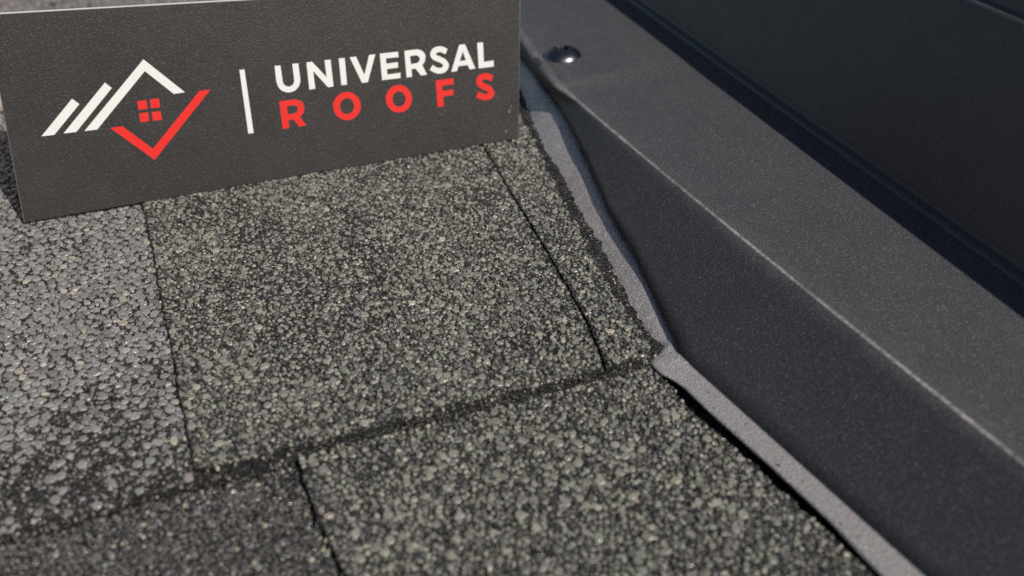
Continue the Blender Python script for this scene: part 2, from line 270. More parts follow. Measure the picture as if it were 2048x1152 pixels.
t.l(t.coord(), mp.inputs[0]); t.l(mp.outputs[0], wv.inputs['Vector'])
M['timber'] = t.set(Base_Color=t.ramp(wv.outputs['Fac'], [(0.3, (0.30, 0.245, 0.19)), (0.7, (0.46, 0.39, 0.32))]), Roughness=0.75,
                    Normal=t.bump(wv.outputs['Fac'], 0.0008, 0.6))
t = NT('roofing felt')
M['felt'] = t.set(Base_Color=t.ramp(t.noise(700, 3.0), [(0.3, (0.012, 0.012, 0.013)), (0.7, (0.03, 0.03, 0.03))]), Roughness=0.8)
t = NT('dry ground')
M['ground'] = t.set(Base_Color=t.ramp(t.noise(0.6, 6.0), [(0.3, (0.07, 0.085, 0.04)), (0.7, (0.16, 0.145, 0.10))]), Roughness=0.95)

# ------------------------------------------------------------------ helpers
def tag(o, label=None, cat=None, kind=None, group=None):
    if label: o['label'] = label
    if cat: o['category'] = cat
    if kind: o['kind'] = kind
    if group: o['group'] = group
    return o

def mesh_obj(name, verts, faces, mat, parent=None, smooth=False):
    me = bpy.data.meshes.new(name)
    me.from_pydata([tuple(map(float, v)) for v in verts], [], [tuple(map(int, f)) for f in faces])
    me.materials.append(mat)
    if smooth:
        me.polygons.foreach_set('use_smooth', [True] * len(me.polygons))
    o = bpy.data.objects.new(name, me)
    COL.objects.link(o)
    if parent: o.parent = parent
    return o

def bm_obj(name, bm, mat, parent=None, smooth=False):
    bmesh.ops.recalc_face_normals(bm, faces=bm.faces[:])
    me = bpy.data.meshes.new(name)
    bm.to_mesh(me); bm.free()
    me.materials.append(mat)
    if smooth:
        me.polygons.foreach_set('use_smooth', [True] * len(me.polygons))
    o = bpy.data.objects.new(name, me)
    COL.objects.link(o)
    if parent: o.parent = parent
    return o

def add_bevel(o, w, seg=2):
    m = o.modifiers.new('bevel', 'BEVEL'); m.width = w; m.segments = seg; m.limit_method = 'ANGLE'

def prism(name, outer, holes, fn, depth, mat, parent):
    """flat shape with thickness; fn maps (u, v, w) to a point"""
    bm = bmesh.new()
    edges = []
    for ring in [outer] + holes:
        vs = [bm.verts.new(fn(p[0], p[1], depth)) for p in ring]
        for i in range(len(vs)):
            edges.append(bm.edges.new((vs[i], vs[(i + 1) % len(vs)])))
    bmesh.ops.triangle_fill(bm, use_beauty=True, edges=edges)
    top = bm.faces[:]
    r = bmesh.ops.extrude_face_region(bm, geom=top)
    base = fn(0, 0, 0); tip = fn(0, 0, depth)
    off = Vector(base) - Vector(tip)
    bmesh.ops.translate(bm, verts=[e for e in r['geom'] if isinstance(e, bmesh.types.BMVert)], vec=off)
    return bm_obj(name, bm, mat, parent)

def ribbon(name, left, right, fn, depth, mat, parent):
    """a stroke of constant thickness between two matching edges"""
    n_ = len(left)
    V = [fn(*p, depth) for p in left] + [fn(*p, depth) for p in right] + [fn(*p, 0) for p in left] + [fn(*p, 0) for p in right]
    F = []
    for i in range(n_ - 1):
        F += [(i, i + 1, n_ + i + 1, n_ + i), (i, 2 * n_ + i, 2 * n_ + i + 1, i + 1), (n_ + i, n_ + i + 1, 3 * n_ + i + 1, 3 * n_ + i)]
    F += [(0, n_, 3 * n_, 2 * n_), (n_ - 1, 3 * n_ - 1, 4 * n_ - 1, 2 * n_ - 1)]
    bm = bmesh.new()
    vs = [bm.verts.new(p) for p in V]
    for f in F:
        bm.faces.new([vs[i] for i in f])
    return bm_obj(name, bm, mat, parent)

def value_noise(n_, scale):
    """smooth 2-D noise sampler on a random lattice"""
    lat = rng.random((n_, n_))
    def f(x, y):
        gx = np.asarray(x) / scale + 1000; gy = np.asarray(y) / scale + 1000
        ix = np.floor(gx).astype(int); iy = np.floor(gy).astype(int)
        fx = gx - ix; fy = gy - iy
        fx = fx * fx * (3 - 2 * fx); fy = fy * fy * (3 - 2 * fy)
        a = lat[ix % n_, iy % n_]; b = lat[(ix + 1) % n_, iy % n_]
        c = lat[ix % n_, (iy + 1) % n_]; d = lat[(ix + 1) % n_, (iy + 1) % n_]
        return (a * (1 - fx) + b * fx) * (1 - fy) + (c * (1 - fx) + d * fx) * fy
    return f
N_PATCH = value_noise(64, 0.011)
N_BIG = value_noise(64, 0.035)
N_WAVE = value_noise(64, 0.03)

def inside(poly, x, y):
    p = np.asarray(poly); res = np.zeros(len(x), bool)
    j = len(p) - 1
    for i in range(len(p)):
        xi, yi = p[i]; xj, yj = p[j]
        if yi != yj:
            c = ((yi > y) != (yj > y)) & (x < (xj - xi) * (y - yi) / (yj - yi) + xi)
            res ^= c
        j = i
    return res

def rough_line(pts, step=0.0011, amp=0.0004):
    """subdivide a polyline and fray it"""
    out = []
    for a, b in zip(pts[:-1], pts[1:]):
        a = np.array(a, float); b = np.array(b, float)
        L = np.linalg.norm(b - a); k = max(1, int(L / step))
        nrm = np.array([-(b - a)[1], (b - a)[0]]) / max(L, 1e-9)
        for i in range(k):
            w = a + (b - a) * i / k
            out.append(w + nrm * rng.normal() * amp * 0.6 + nrm * amp * 1.5 * (N_PATCH(w[0] * 3, w[1] * 3) - 0.5))
    out.append(np.array(pts[-1], float))
    return [tuple(p) for p in out]

# ------------------------------------------------------------------ the setting
tag(mesh_obj('ground', [(-400, -400, -3), (400, -400, -3), (400, 400, -3), (-400, 400, -3)], [(0, 1, 2, 3)], M['ground']), kind='structure')
bm = bmesh.new()
bmesh.ops.create_cube(bm, size=1.0, matrix=Matrix.Translation((0.3, 0.5, -0.0145)) @ Matrix.Diagonal((3.0, 3.0, 0.021, 1)))
roof = tag(bm_obj('roof', bm, M['felt']), kind='structure')

def granule_mesh(name, parent, P):
    """P: dict of arrays x,y,z,r,h,n(sides),tilt,tone(rgb),rough -> one mesh of faceted stones"""
    allv, allf, tones = [], [], []
    base = 0
    loops_tot = []
    for sides in (5, 6, 8, 10):
        m = P['n'] == sides
        k = int(m.sum())
        if not k: continue
        x, y, z, r, h = (P[q][m] for q in ('x', 'y', 'z', 'r', 'h'))
        ang = (np.arange(sides)[None] + rng.uniform(-0.28, 0.28, (k, sides)) * (0.5 if sides > 8 else 1.0)) * 2 * np.pi / sides + rng.uniform(0, 6.28, (k, 1))
        irr = 0.10 if sides >= 10 else (0.20 if sides == 8 else 0.28)
        rad = r[:, None] * (1 + rng.uniform(-irr, irr, (k, sides)))
        st = rng.uniform(0.72, 1.0, k)[:, None] if sides < 10 else rng.uniform(0.9, 1.0, k)[:, None]
        th = rng.uniform(0, 3.14, k)[:, None]
        cx = np.cos(ang) * rad; cy = np.sin(ang) * rad * st
        dx = cx * np.cos(th) - cy * np.sin(th); dy = cx * np.sin(th) + cy * np.cos(th)
        tx = rng.normal(0, 1, (k, 1)) * P['tilt'][m][:, None]; ty = rng.normal(0, 1, (k, 1)) * P['tilt'][m][:, None]
        ins = rng.uniform(0.66 if sides < 8 else 0.74, 0.92, (k, 1)) * (1 + rng.uniform(-0.08, 0.08, (k, sides)))
        low = np.stack([x[:, None] + dx, y[:, None] + dy, np.broadcast_to(z[:, None] - 0.0003, dx.shape)], -1)
        mid = np.stack([x[:, None] + dx * 1.02, y[:, None] + dy * 1.02, z[:, None] + h[:, None] * 0.55 + (dx * tx + dy * ty)], -1)
        top = np.stack([x[:, None] + dx * ins, y[:, None] + dy * ins, z[:, None] + h[:, None] + (dx * tx + dy * ty) * ins + rng.normal(0, 0.05 if sides >= 8 else 0.12, dx.shape) * h[:, None]], -1)
        V = np.concatenate([low, mid, top], 1).reshape(-1, 3)
        i = np.arange(sides); j = (i + 1) % sides
        q1 = np.stack([i, j, j + sides, i + sides], -1); q2 = q1 + sides
        quads = np.concatenate([q1, q2], 0)
        off = (np.arange(k) * 3 * sides + base)[:, None, None]
        Q = (quads[None] + off).reshape(-1, 4)
        T = (np.arange(sides)[None] + 2 * sides + off[:, 0]).reshape(-1, sides)
        allv.append(V); allf.append((4, Q)); allf.append((sides, T))
        tn = np.concatenate([P['tone'][m], P['rough'][m][:, None]], 1)
        tones.append(np.repeat(tn, 3 * sides, 0))
        base += len(V)
    V = np.concatenate(allv); tone = np.concatenate(tones)
    li = np.concatenate([f.reshape(-1) for _, f in allf]); ls = np.concatenate([np.full(len(f), n_) for n_, f in allf])
    me = bpy.data.meshes.new(name)
    me.vertices.add(len(V)); me.vertices.foreach_set('co', V.astype(np.float32).ravel())
    me.loops.add(len(li)); me.loops.foreach_set('vertex_index', li.astype(np.int32))
    me.polygons.add(len(ls)); me.polygons.foreach_set('loop_start', np.concatenate([[0], np.cumsum(ls)[:-1]]).astype(np.int32))
    me.update(calc_edges=True)
    at = me.attributes.new('tone', 'FLOAT_COLOR', 'POINT')
    at.data.foreach_set('color', tone.astype(np.float32).ravel())
    me.polygons.foreach_set('use_smooth', [False] * len(me.polygons))
    me.materials.append(M['granule'])
    me.validate()
    o = bpy.data.objects.new(name, me); COL.objects.link(o); o.parent = parent
    o['kind'] = 'stuff'
    return o

# palettes: (rgb, weight)
PAL_GREEN = [((0.252, 0.248, 0.208), 0.30), ((0.180, 0.176, 0.154), 0.27), ((0.108, 0.105, 0.097), 0.20), ((0.046, 0.044, 0.043), 0.15), ((0.165, 0.160, 0.160), 0.05), ((0.38, 0.35, 0.28), 0.03)]
PAL_GREY = [((0.245, 0.236, 0.228), 0.46), ((0.195, 0.187, 0.180), 0.30), ((0.140, 0.133, 0.128), 0.13), ((0.045, 0.043, 0.042), 0.07), ((0.36, 0.33, 0.275), 0.04)]
PAL_BROWN = [((0.20, 0.178, 0.162), 0.5), ((0.14, 0.125, 0.115), 0.35), ((0.25, 0.225, 0.20), 0.15)]
PAL_DARK = [((0.140, 0.132, 0.126), 0.34), ((0.095, 0.089, 0.084), 0.36), ((0.044, 0.042, 0.040), 0.17), ((0.21, 0.204, 0.205), 0.09), ((0.34, 0.30, 0.24), 0.04)]
PAL_WARM = [((0.10, 0.094, 0.084), 0.40), ((0.17, 0.16, 0.14), 0.34), ((0.40, 0.35, 0.27), 0.14), ((0.04, 0.039, 0.038), 0.12)]
PAL_EDGE = [((0.035, 0.034, 0.033), 0.46), ((0.085, 0.078, 0.068), 0.30), ((0.40, 0.35, 0.27), 0.14), ((0.20, 0.19, 0.16), 0.10)]

def pick(pal, n_, bias=None):
    w = np.array([p[1] for p in pal]); w = w / w.sum()
    idx = rng.choice(len(pal), n_, p=w)
    c = np.array([p[0] for p in pal])[idx] * rng.uniform(0.78, 1.22, (n_, 1)) * rng.uniform(0.95, 1.05, (n_, 3))
    return c

def cloud(box, spacing, jit=0.24):
    x0, x1, y0, y1 = box
    nx = int((x1 - x0) / spacing) + 1; ny = int((y1 - y0) / (spacing * 0.87)) + 1
    gx, gy = np.meshgrid(np.arange(nx), np.arange(ny))
    X = x0 + (gx + 0.5 * (gy % 2)) * spacing + rng.uniform(-jit, jit, gx.shape) * spacing
    Y = y0 + gy * spacing * 0.87 + rng.uniform(-jit, jit, gx.shape) * spacing
    return X.ravel(), Y.ravel()

NEAR = (-0.13, 0.165, 0.045, 0.46)
FAR = (-0.40, 0.20, 0.02, 0.95)
def scatter(parent, poly, z, pal, big, mid, fine, sink=None):
    """big/mid/fine = (keep probability, radius range mm, spacing mm)"""
    p = np.asarray(poly)
    coarse = p if len(p) < 20 else p[::3]
    parts = []
    RES = 0.00025
    ox, oy = FAR[0] - 0.01, FAR[2] - 0.01
    occ = np.zeros((int((FAR[1] - FAR[0] + 0.02) / RES) + 4, int((FAR[3] - FAR[2] + 0.02) / RES) + 4), bool)
    for tier, (keep, rr, sp) in enumerate((big, mid, fine)):
        if keep <= 0: continue
        src = NEAR if tier == 2 else FAR
        box = (max(src[0], p[:, 0].min()), min(src[1], p[:, 0].max()), max(src[2], p[:, 1].min()), min(src[3], p[:, 1].max()))
        if box[1] <= box[0] or box[3] <= box[2]: continue
        X, Y = cloud(box, sp * 1e-3, (0.25, 0.37, 0.48)[tier])
        dens = keep * (0.52 + 0.75 * N_PATCH(X, Y) * (0.5 + N_BIG(X, Y)))
        if sink is not None: dens = dens * sink(X, Y, tier)
        far = (X < NEAR[0]) | (X > NEAR[1]) | (Y > NEAR[3]) | (Y < NEAR[2])
        if tier == 1: dens = np.where(far, dens * 0.5, dens)
        m = (rng.random(len(X)) < dens) & inside(poly, X, Y)
        X, Y = X[m], Y[m]; k = len(X)
        r = rng.uniform(rr[0], rr[1], k) * 1e-3
        m = np.ones(k, bool)
        for ax, ay in ((0.8, 0), (-0.8, 0), (0, 0.8), (0, -0.8)):     # keep stones on their own shingle
            m &= inside(coarse, X + r * ax, Y + r * ay)
        X, Y, r = X[m], Y[m], r[m]; k = len(X)
        if not k: continue
        if tier > 0:
            # drop the ones that sit on a bigger stone
            ok = ~occ[((X - ox) / RES).astype(int), ((Y - oy) / RES).astype(int)]
            X, Y, r = X[ok], Y[ok], r[ok]; k = len(X)
        if tier < 2:
            kk = int(rr[1] * 1e-3 / RES) + 1
            ci = ((X - ox) / RES).astype(int); cj = ((Y - oy) / RES).astype(int)
            for di in range(-kk, kk + 1):
                for dj in range(-kk, kk + 1):
                    hit = (di * di + dj * dj) * RES * RES < (r * 0.95) ** 2
                    occ[ci[hit] + di, cj[hit] + dj] = True
        n_ = rng.choice((6, 8, 10), k, p=(0.3, 0.35, 0.35)) if tier == 0 else (rng.choice((5, 6, 8), k, p=(0.2, 0.45, 0.35)) if tier == 1 else np.full(k, 5))
        h = r * (rng.uniform(0.26, 0.42, k) if tier == 0 else (rng.uniform(0.34, 0.62, k) if tier == 1 else rng.uniform(0.4, 0.8, k))) + 0.00008
        tone = pick(pal, k)
        if tier == 2: tone = tone * 0.75
        if tier == 0: tone = np.maximum(tone, np.array(pal[0][0]) * rng.uniform(0.55, 1.05, (k, 1)))
        parts.append(dict(x=X, y=Y, z=z + 0.00025 * (N_BIG(X, Y) - 0.5), r=r, h=h, n=n_, tilt=rng.uniform(0.02, 0.16, k) * (0.6 if tier == 0 else (0.9 if tier == 1 else 1.8)),
                          tone=tone, rough=np.where(rng.random(k) < 0.30, rng.uniform(0.15, 0.26, k), rng.uniform(0.32, 0.6, k))))
    P = {q: np.concatenate([a[q] for a in parts]) for q in parts[0]}
    return P

def edge_stones(line, z0, z1, n_per_m, pal=PAL_EDGE, out=0.0):
    """small stones stuck to a cut edge"""
    l = np.asarray(line); seg = np.linalg.norm(np.diff(l, axis=0), axis=1); L = seg.sum()
    k = int(L * n_per_m)
    s = rng.uniform(0, L, k); cum = np.concatenate([[0], np.cumsum(seg)])
    X = np.interp(s, cum, l[:, 0]); Y = np.interp(s, cum, l[:, 1])
    r = rng.uniform(0.2, 0.5, k) * 1e-3
    return dict(x=X + rng.normal(0, 0.00035, k), y=Y + rng.normal(0, 0.00035, k), z=rng.uniform(z0, z1, k) - 0.0004, r=r, h=r * rng.uniform(0.7, 1.2, k), n=rng.choice((5, 6), k),
                tilt=rng.uniform(0.1, 0.5, k), tone=pick(pal, k), rough=rng.uniform(0.15, 0.5, k))

def join(*ps):
    return {q: np.concatenate([p[q] for p in ps]) for q in ps[0]}

def shingle(poly, z0, z1, label):
    o = prism('shingle', list(poly), [], lambda u, v, w: (u, v, z0 + w), z1 - z0, M['asphalt'], roof)
    o.data.materials.append(M['bitumen'])
    for f in o.data.polygons:
        f.material_index = 0 if f.normal.z > 0.5 else 1
    o['label'] = label
    return o

D = DATA
# lower course: base layer, then the raised tab on the right
lb = [(-0.45, -0.10), (0.1145, -0.10), (0.1145, 0.165), (0.108, 0.24), (-0.45, 0.24)]
o = shingle(lb, -0.004, 0.0, 'dark grey lower shingle layer at the bottom left')
_ut = np.asarray(D['utbot']); _ub = np.asarray(D['ubbot']); _c3 = np.asarray(D['cut3'])[::-1]; _c1 = np.asarray(D['cut1'])[::-1]
def butt(X):
    return np.where(X < 0.017, np.interp(X, _ub[:, 0], _ub[:, 1]), np.interp(X, _ut[:, 0], _ut[:, 1]))
def near_edge(X, Y, t):      # worn sparser just below the course above, bare in the crevice itself
    d = butt(X) - Y
    return np.where(d < 0.0002, 0.0, np.clip(0.45 + d / 0.05, 0.3, 1.0) if t == 0 else 1.0)
def lower_left(X, Y, t):
    d = butt(X) - Y; e = np.interp(Y, _c3[:, 1], _c3[:, 0]) - X
    return ((d > 0.0002) & (e > 0.0)).astype(float)
P = scatter(o, lb, 0.0, PAL_DARK, (0.06, (0.9, 1.3), 3.2), (1.2, (0.42, 0.74), 1.5), (0.5, (0.2, 0.4), 0.75), lower_left)
granule_mesh('granules', o, P)

c3 = rough_line(D['cut3'] + [(0.0185, -0.05)], amp=0.00025)
le = rough_line(D['ltedge'] + [(0.1165, -0.05)], amp=0.0005)
lt = [(0.0161, 0.24)] + c3 + le[::-1] + [(0.1085, 0.24)]
o = shingle(lt, 0.0002, 0.0022, 'green flecked raised shingle tab at the bottom right')
P = join(scatter(o, lt, 0.0022, PAL_GREEN, (0.26, (0.85, 1.30), 2.8), (1.30, (0.40, 0.76), 1.50), (0.42, (0.18, 0.36), 0.70), near_edge),
         edge_stones(c3, 0.0010, 0.0021, 350), edge_stones(le, 0.0008, 0.0022, 900))
granule_mesh('granules', o, P)

# upper course
bot = rough_line([(-0.45, 0.1780)] + D['ubbot'] + [(0.06, 0.1752), (0.0948, 0.1738), (0.1095, 0.1730)], amp=0.00022)
ue = rough_line(D['ubedge'] + [(0.1590, 0.46), (0.160, 0.60)], amp=0.0007)
ub = bot + ue + [(0.160, 1.2), (-0.45, 1.2)]
o = shingle(ub, 0.0008, 0.0029, 'light grey pebbled shingle layer left of the raised tab')
def left_only(X, Y, t):
    v = (X < np.interp(Y, _c1[:, 1], _c1[:, 0]) + 0.0001).astype(float)
    thin = np.clip(0.14 + (Y - 0.190) / 0.060, 0.16, 1.0)
    return v * (thin if t == 0 else np.clip(thin + 0.40, 0, 0.9))
P = scatter(o, ub, 0.0029, PAL_GREY, (1.5, (0.98, 1.36), 2.85), (0.8, (0.38, 0.68), 1.45), (0.4, (0.2, 0.4), 0.75), left_only)
P = join(P, edge_stones(bot + np.array([0.0, 0.0004]), 0.0025, 0.0030, 1900, PAL_WARM), edge_stones(bot, 0.0017, 0.0022, 900, PAL_DARK), edge_stones(ue, 0.0018, 0.0030, 900), edge_stones(ue - np.array([0.0012, 0.0]), 0.0024, 0.0031, 900))
granule_mesh('granules', o, P)

c1 = rough_line(D['cut1'], amp=0.00025)
tb = rough_line(D['utbot'], amp=0.00022)
c2 = rough_line(D['cut2'] + [(0.1230, 0.36), (0.1235, 0.46)], amp=0.0002)
ut = [(-0.0058, 1.2), (-0.0058, 0.46)] + [(-0.0058, 0.36)] + c1 + tb[1:] + c2[1:] + [(0.1235, 1.2)]
o = shingle(ut, 0.0031, 0.0043, 'green flecked raised shingle tab in front of the sign')
P = join(scatter(o, ut, 0.0043, PAL_GREEN, (0.26, (0.80, 1.25), 2.7), (1.25, (0.38, 0.75), 1.42), (0.45, (0.18, 0.36), 0.70)),
         edge_stones(c1, 0.0036, 0.0045, 200), edge_stones(tb + np.array([0.0, 0.0004]), 0.0039, 0.0044, 1500, PAL_WARM), edge_stones(c2, 0.0034, 0.0040, 120))
granule_mesh('granules', o, P)

gap = np.array([0.00065, 0.0])
c2b = rough_line([tuple(np.array(p) + gap * (1.35 if p[1] < 0.205 else 0.9)) for p in D['cut2']] + [(0.1242, 0.36), (0.1245, 0.46)], amp=0.0002)
ur = rough_line(D['uredge'] + [(0.1560, 0.46)], amp=0.0006)
rb = rough_line(D['urbot'], amp=0.0004)
up = [c2b[-1]] + c2b[::-1][1:] + rb[1:] + ur[1:]
o = shingle(up, 0.0031, 0.0042, 'narrow shingle strip between the long joint and the metal flashing')
P = join(scatter(o, up, 0.0042, PAL_GREEN, (0.26, (0.80, 1.25), 2.7), (1.25, (0.38, 0.75), 1.42), (0.45, (0.18, 0.36), 0.70)),
         edge_stones(ur, 0.0032, 0.0042, 500), edge_stones(rb + np.array([0.0, 0.0004]), 0.0038, 0.0043, 1500, PAL_WARM), edge_stones(c2b, 0.0034, 0.0040, 120))
granule_mesh('granules', o, P)

# the next course up, behind the sign
t3 = [(-0.45, 0.470), (0.118, 0.463), (0.122, 1.25), (-0.45, 1.25)]
o = shingle(t3, 0.0054, 0.0078, 'brown grey shingle course far behind the sign')
granule_mesh('granules', o, scatter(o, t3, 0.0078, PAL_BROWN, (0.9, (0.8, 1.3), 2.4), (1.6, (0.5, 0.9), 1.5), (0, (1, 1), 1)))

# ------------------------------------------------------------------ flashing: soft metal apron beside the shingles
def pl(pts, y, k=0):
    a = np.asarray(sorted(pts, key=lambda p: p[1])); return np.interp(y, a[:, 1], a[:, k])
def lin(a, y):  # extrapolating fit for x(y)
    a = np.asarray(a); c = np.polyfit(a[:, 1], a[:, 0], 1); return np.polyval(c, y)
ys = np.concatenate([np.linspace(-0.02, 0.160, 70), np.linspace(0.1605, 0.20, 44), np.linspace(0.201, 0.42, 100)])
NX = 26
V, F = [], []
cr = np.asarray(D['crease'])
for y in ys:
    upper = np.clip((y - 0.172) / 0.010, 0, 1); upper = upper * upper * (3 - 2 * upper)
    xl_low = pl(D['fb'], y) if y > 0.083 else lin(D['fb'][4:], y)
    xl_up = pl(D['ubedge'], y) - 0.004
    xl = xl_low * (1 - upper) + xl_up * upper
    xr_low = pl(D['fl'], y) if 0.078 < y < 0.1766 else lin(D['fl'], y)
    xr_up = max(xl_up + 0.038, xr_low + 0.02)
    for i in range(NX):
        s = i / (NX - 1)
        # lower flange: flat to 0.8, then curls up along the face of the curb
        if s < 0.72:
            x0 = xl_low + (xr_low - 0.0012 - xl_low) * s / 0.72; z0 = 0.0038 - 0.0006 * max(0, 1 - s / 0.05)
        else:
            a = (s - 0.72) / 0.28
            ang = min(a / 0.6, 1) * math.radians(26); rad = 0.0016
            x0 = xr_low + 0.0002 + rad * math.sin(ang); z0 = 0.0038 + rad * (1 - math.cos(ang))
            if a > 0.6:
                e = (a - 0.6) / 0.4 * 0.0015; x0 += e * math.cos(math.radians(26)); z0 += e * math.sin(math.radians(26))
            x0 -= 0.0004 * min(1, a / 0.3)
            z0 += 0.0003 * min(1, a / 0.3)
        x1 = xl_up + (xr_up - xl_up) * s
        # rises from the shingle edge to just under the free edge of the cladding
        dk = np.asarray(D['diag']); dk = dk[np.argsort(dk[:, 1])]
        xd = np.interp(y, dk[:, 1], dk[:, 0]); zd = np.interp(y, dk[:, 1], dk[:, 2])
        if y > dk[-1, 1]: xd += (y - dk[-1, 1]) * 0.14
        gap_ = 0.0004 + 0.0022 * np.clip((y - 0.185) / 0.10, 0, 1)
        xb = xl_up + 0.004
        k_ = (x1 - xb) / max(xd - xb, 0.002)
        z1 = 0.0022 + max(0.0, zd - gap_ - 0.0022) * np.clip(k_, 0, 1.0) ** 0.9 if k_ > 0 else 0.0022 - 0.0012 * min(1, -k_ * 3)
        z1 += 0.0012 * (N_WAVE(x1 * 2.2, y * 1.3) - 0.5)
        x = x0 * (1 - upper) + x1 * upper; z = z0 * (1 - upper) + z1 * upper
        # the pinched crease where the apron turns onto the flange
        dmin = min(np.hypot(x - a_[0], y - a_[1]) for a_ in np.linspace(cr[0], cr[1], 8).tolist() + np.linspace(cr[1], cr[2], 8).tolist() + np.linspace(cr[2], cr[3], 8).tolist())
        z += 0.0006 * math.exp(-(dmin / 0.0009) ** 2) * (1 if 0.16 < y < 0.21 else 0)
        if y > 0.165: z += 0.00030 * (N_WAVE(x * 9, y * 7) - 0.5)
        V.append((x, y, z))
for j in range(len(ys) - 1):
    for i in range(NX - 1):
        a = j * NX + i; F.append((a, a + 1, a + NX + 1, a + NX))
fl = mesh_obj('metal_flashing', V, F, M['flashing'], smooth=True)
so = fl.modifiers.new('thickness', 'SOLIDIFY'); so.thickness = 0.0007; so.offset = -1
tag(fl, 'pale grey metal flashing strip between the shingles and the dark curb', 'flashing')

# loose grains that have washed against the metal
lg_y = rng.uniform(0.06, 0.171, 12)
lg_x = np.array([pl(D['fb'], max(q_, 0.084)) for q_ in lg_y]) + np.abs(rng.normal(0, 0.0014, 12)) + 0.0006
r_ = rng.uniform(0.2, 0.4, 12) * 1e-3
granule_mesh('loose_granules', roof, dict(x=lg_x, y=lg_y, z=np.full(12, 0.0038), r=r_, h=r_ * 1.1, n=np.full(12, 5), tilt=np.full(12, 0.4), tone=pick(PAL_GREEN, 12), rough=np.full(12, 0.35)))

# ------------------------------------------------------------------ curb cladding: one bent sheet
clad = bpy.data.objects.new('curb_cladding', None); COL.objects.link(clad)
clad.location = (0.13, 0.17, 0.0035)
tag(clad, 'charcoal textured metal curb cladding with a domed screw on its top face', 'cladding')
INV = Matrix.Translation(-Vector(clad.location))
nT = Vector(D['nT']).normalized(); rr_ = Vector(D['rr']).normalized(); rd_ = Vector(D['rd']).normalized()
dg = np.asarray(D['diag']); fr = np.asarray(D['free']); rg = np.asarray(D['ridge']); sm_ = np.asarray(D['seam'])
def poly_y(a, y, k, deg=1):
    return float(np.polyval(np.polyfit(a[:, 1], a[:, k], deg), y))
def interp_y(a, y, k):
    o_ = np.argsort(a[:, 1]); return float(np.interp(y, a[o_, 1], a[o_, k]))
YA = min(rg[0, 1], fr[0, 1]) - 0.002; YB = dg[-1, 1]
lp = np.asarray(D['lip'])
dk_ = np.array([520, 484, 443, 380, 282, 204, 91, 0]) / 520.0      # where the cut edge points sit along the ridge
rows = []                                                           # (bottom edge, fold, seam, how far past the end of the fold)
for y in np.linspace(-0.02, YB - 0.002, 44):
    rows.append((Vector((lin(D['fl'], y) - 0.0004, y, 0.0036)), y, 0.0))
for k in np.linspace(0, 1, 70):
    rows.append((Vector([float(np.interp(k, dk_[::-1], dg[::-1, c])) for c in range(3)]), YB + (YA - YB) * k, max(0.0, (k - 0.93) / 0.07)))
for k in np.linspace(0.05, 3, 24):
    rows.append((Vector([float(np.interp(k, range(4), lp[:, c])) for c in range(3)]), float(np.interp(k, range(4), fr[:, 1])), 1.0 + k))
e1, e2 = Vector(lp[-1]), Vector(fr[-1])
for q_ in np.linspace(0.03, 0.55, 8):
    rows.append((e1 + Vector((0.05 * q_, q_, 0.01 * q_)), e2.y + q_, 4.0 + q_))
V, F, fin = [], [], []
NP_ = None
for B, y, past in rows:
    S = Vector((poly_y(sm_, y, 0), y, poly_y(sm_, y, 2)))
    if past <= 1.0:
        R_ = Vector((poly_y(rg, y, 0, 2) if y > 0.073 else poly_y(rg, y, 0), y, poly_y(rg, y, 2)))
        if past > 0: R_ = R_.lerp(Vector(fr[0]), past * 0.8)
    elif past <= 4.0:
        R_ = Vector([float(np.interp(past - 1, range(4), fr[:, c])) for c in range(3)])
    else:
        q_ = past - 4; R_ = e2 + Vector((0.05 * q_, q_, poly_y(sm_, y, 2) - poly_y(sm_, e2.y, 2)))
    back = min(1.0, past / 2.0)
    d1 = (R_ - B); L1 = d1.length; d1.normalize()
    d2 = (S - R_); L2 = d2.length; d2.normalize()
    r1 = min(0.0006 + 0.0038 * back, L1 * 0.5); r2 = 0.0006 + 0.0054 * back
    prof = [B + d1 * (L1 - r1) * k / 8 for k in range(9)]
    a, b = R_ - d1 * r1, R_ + d2 * r2
    for k in range(1, 8):
        u = k / 8; prof.append(a * (1 - u) ** 2 + R_ * 2 * u * (1 - u) + b * u * u)
    prof += [b + (S - b) * k / 10 for k in range(11)]
    prof.append(S + d2 * 0.012)
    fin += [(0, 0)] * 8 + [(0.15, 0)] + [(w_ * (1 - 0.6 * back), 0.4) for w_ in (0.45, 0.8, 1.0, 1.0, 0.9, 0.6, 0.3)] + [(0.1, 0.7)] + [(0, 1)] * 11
    NP_ = len(prof)
    V += [tuple(INV @ p) for p in prof]
for j in range(len(rows) - 1):
    for i in range(NP_ - 1):
        a = j * NP_ + i; F.append((a, a + NP_, a + NP_ + 1, a + 1))
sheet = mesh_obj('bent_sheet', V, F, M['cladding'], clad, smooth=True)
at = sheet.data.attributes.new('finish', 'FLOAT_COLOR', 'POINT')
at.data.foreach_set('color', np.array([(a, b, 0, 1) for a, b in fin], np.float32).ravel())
so = sheet.modifiers.new('thickness', 'SOLIDIFY'); so.thickness = 0.0008; so.offset = -1
# inner curb that the sheet covers, seen only as darkness under the free edge
bm = bmesh.new()
bmesh.ops.create_cube(bm, size=1.0, matrix=Matrix.Translation(INV @ Vector((0.192, 0.44, 0.003))) @ Matrix.Diagonal((0.036, 0.92, 0.022, 1)))
bm_obj('inner_curb', bm, M['felt'], clad)

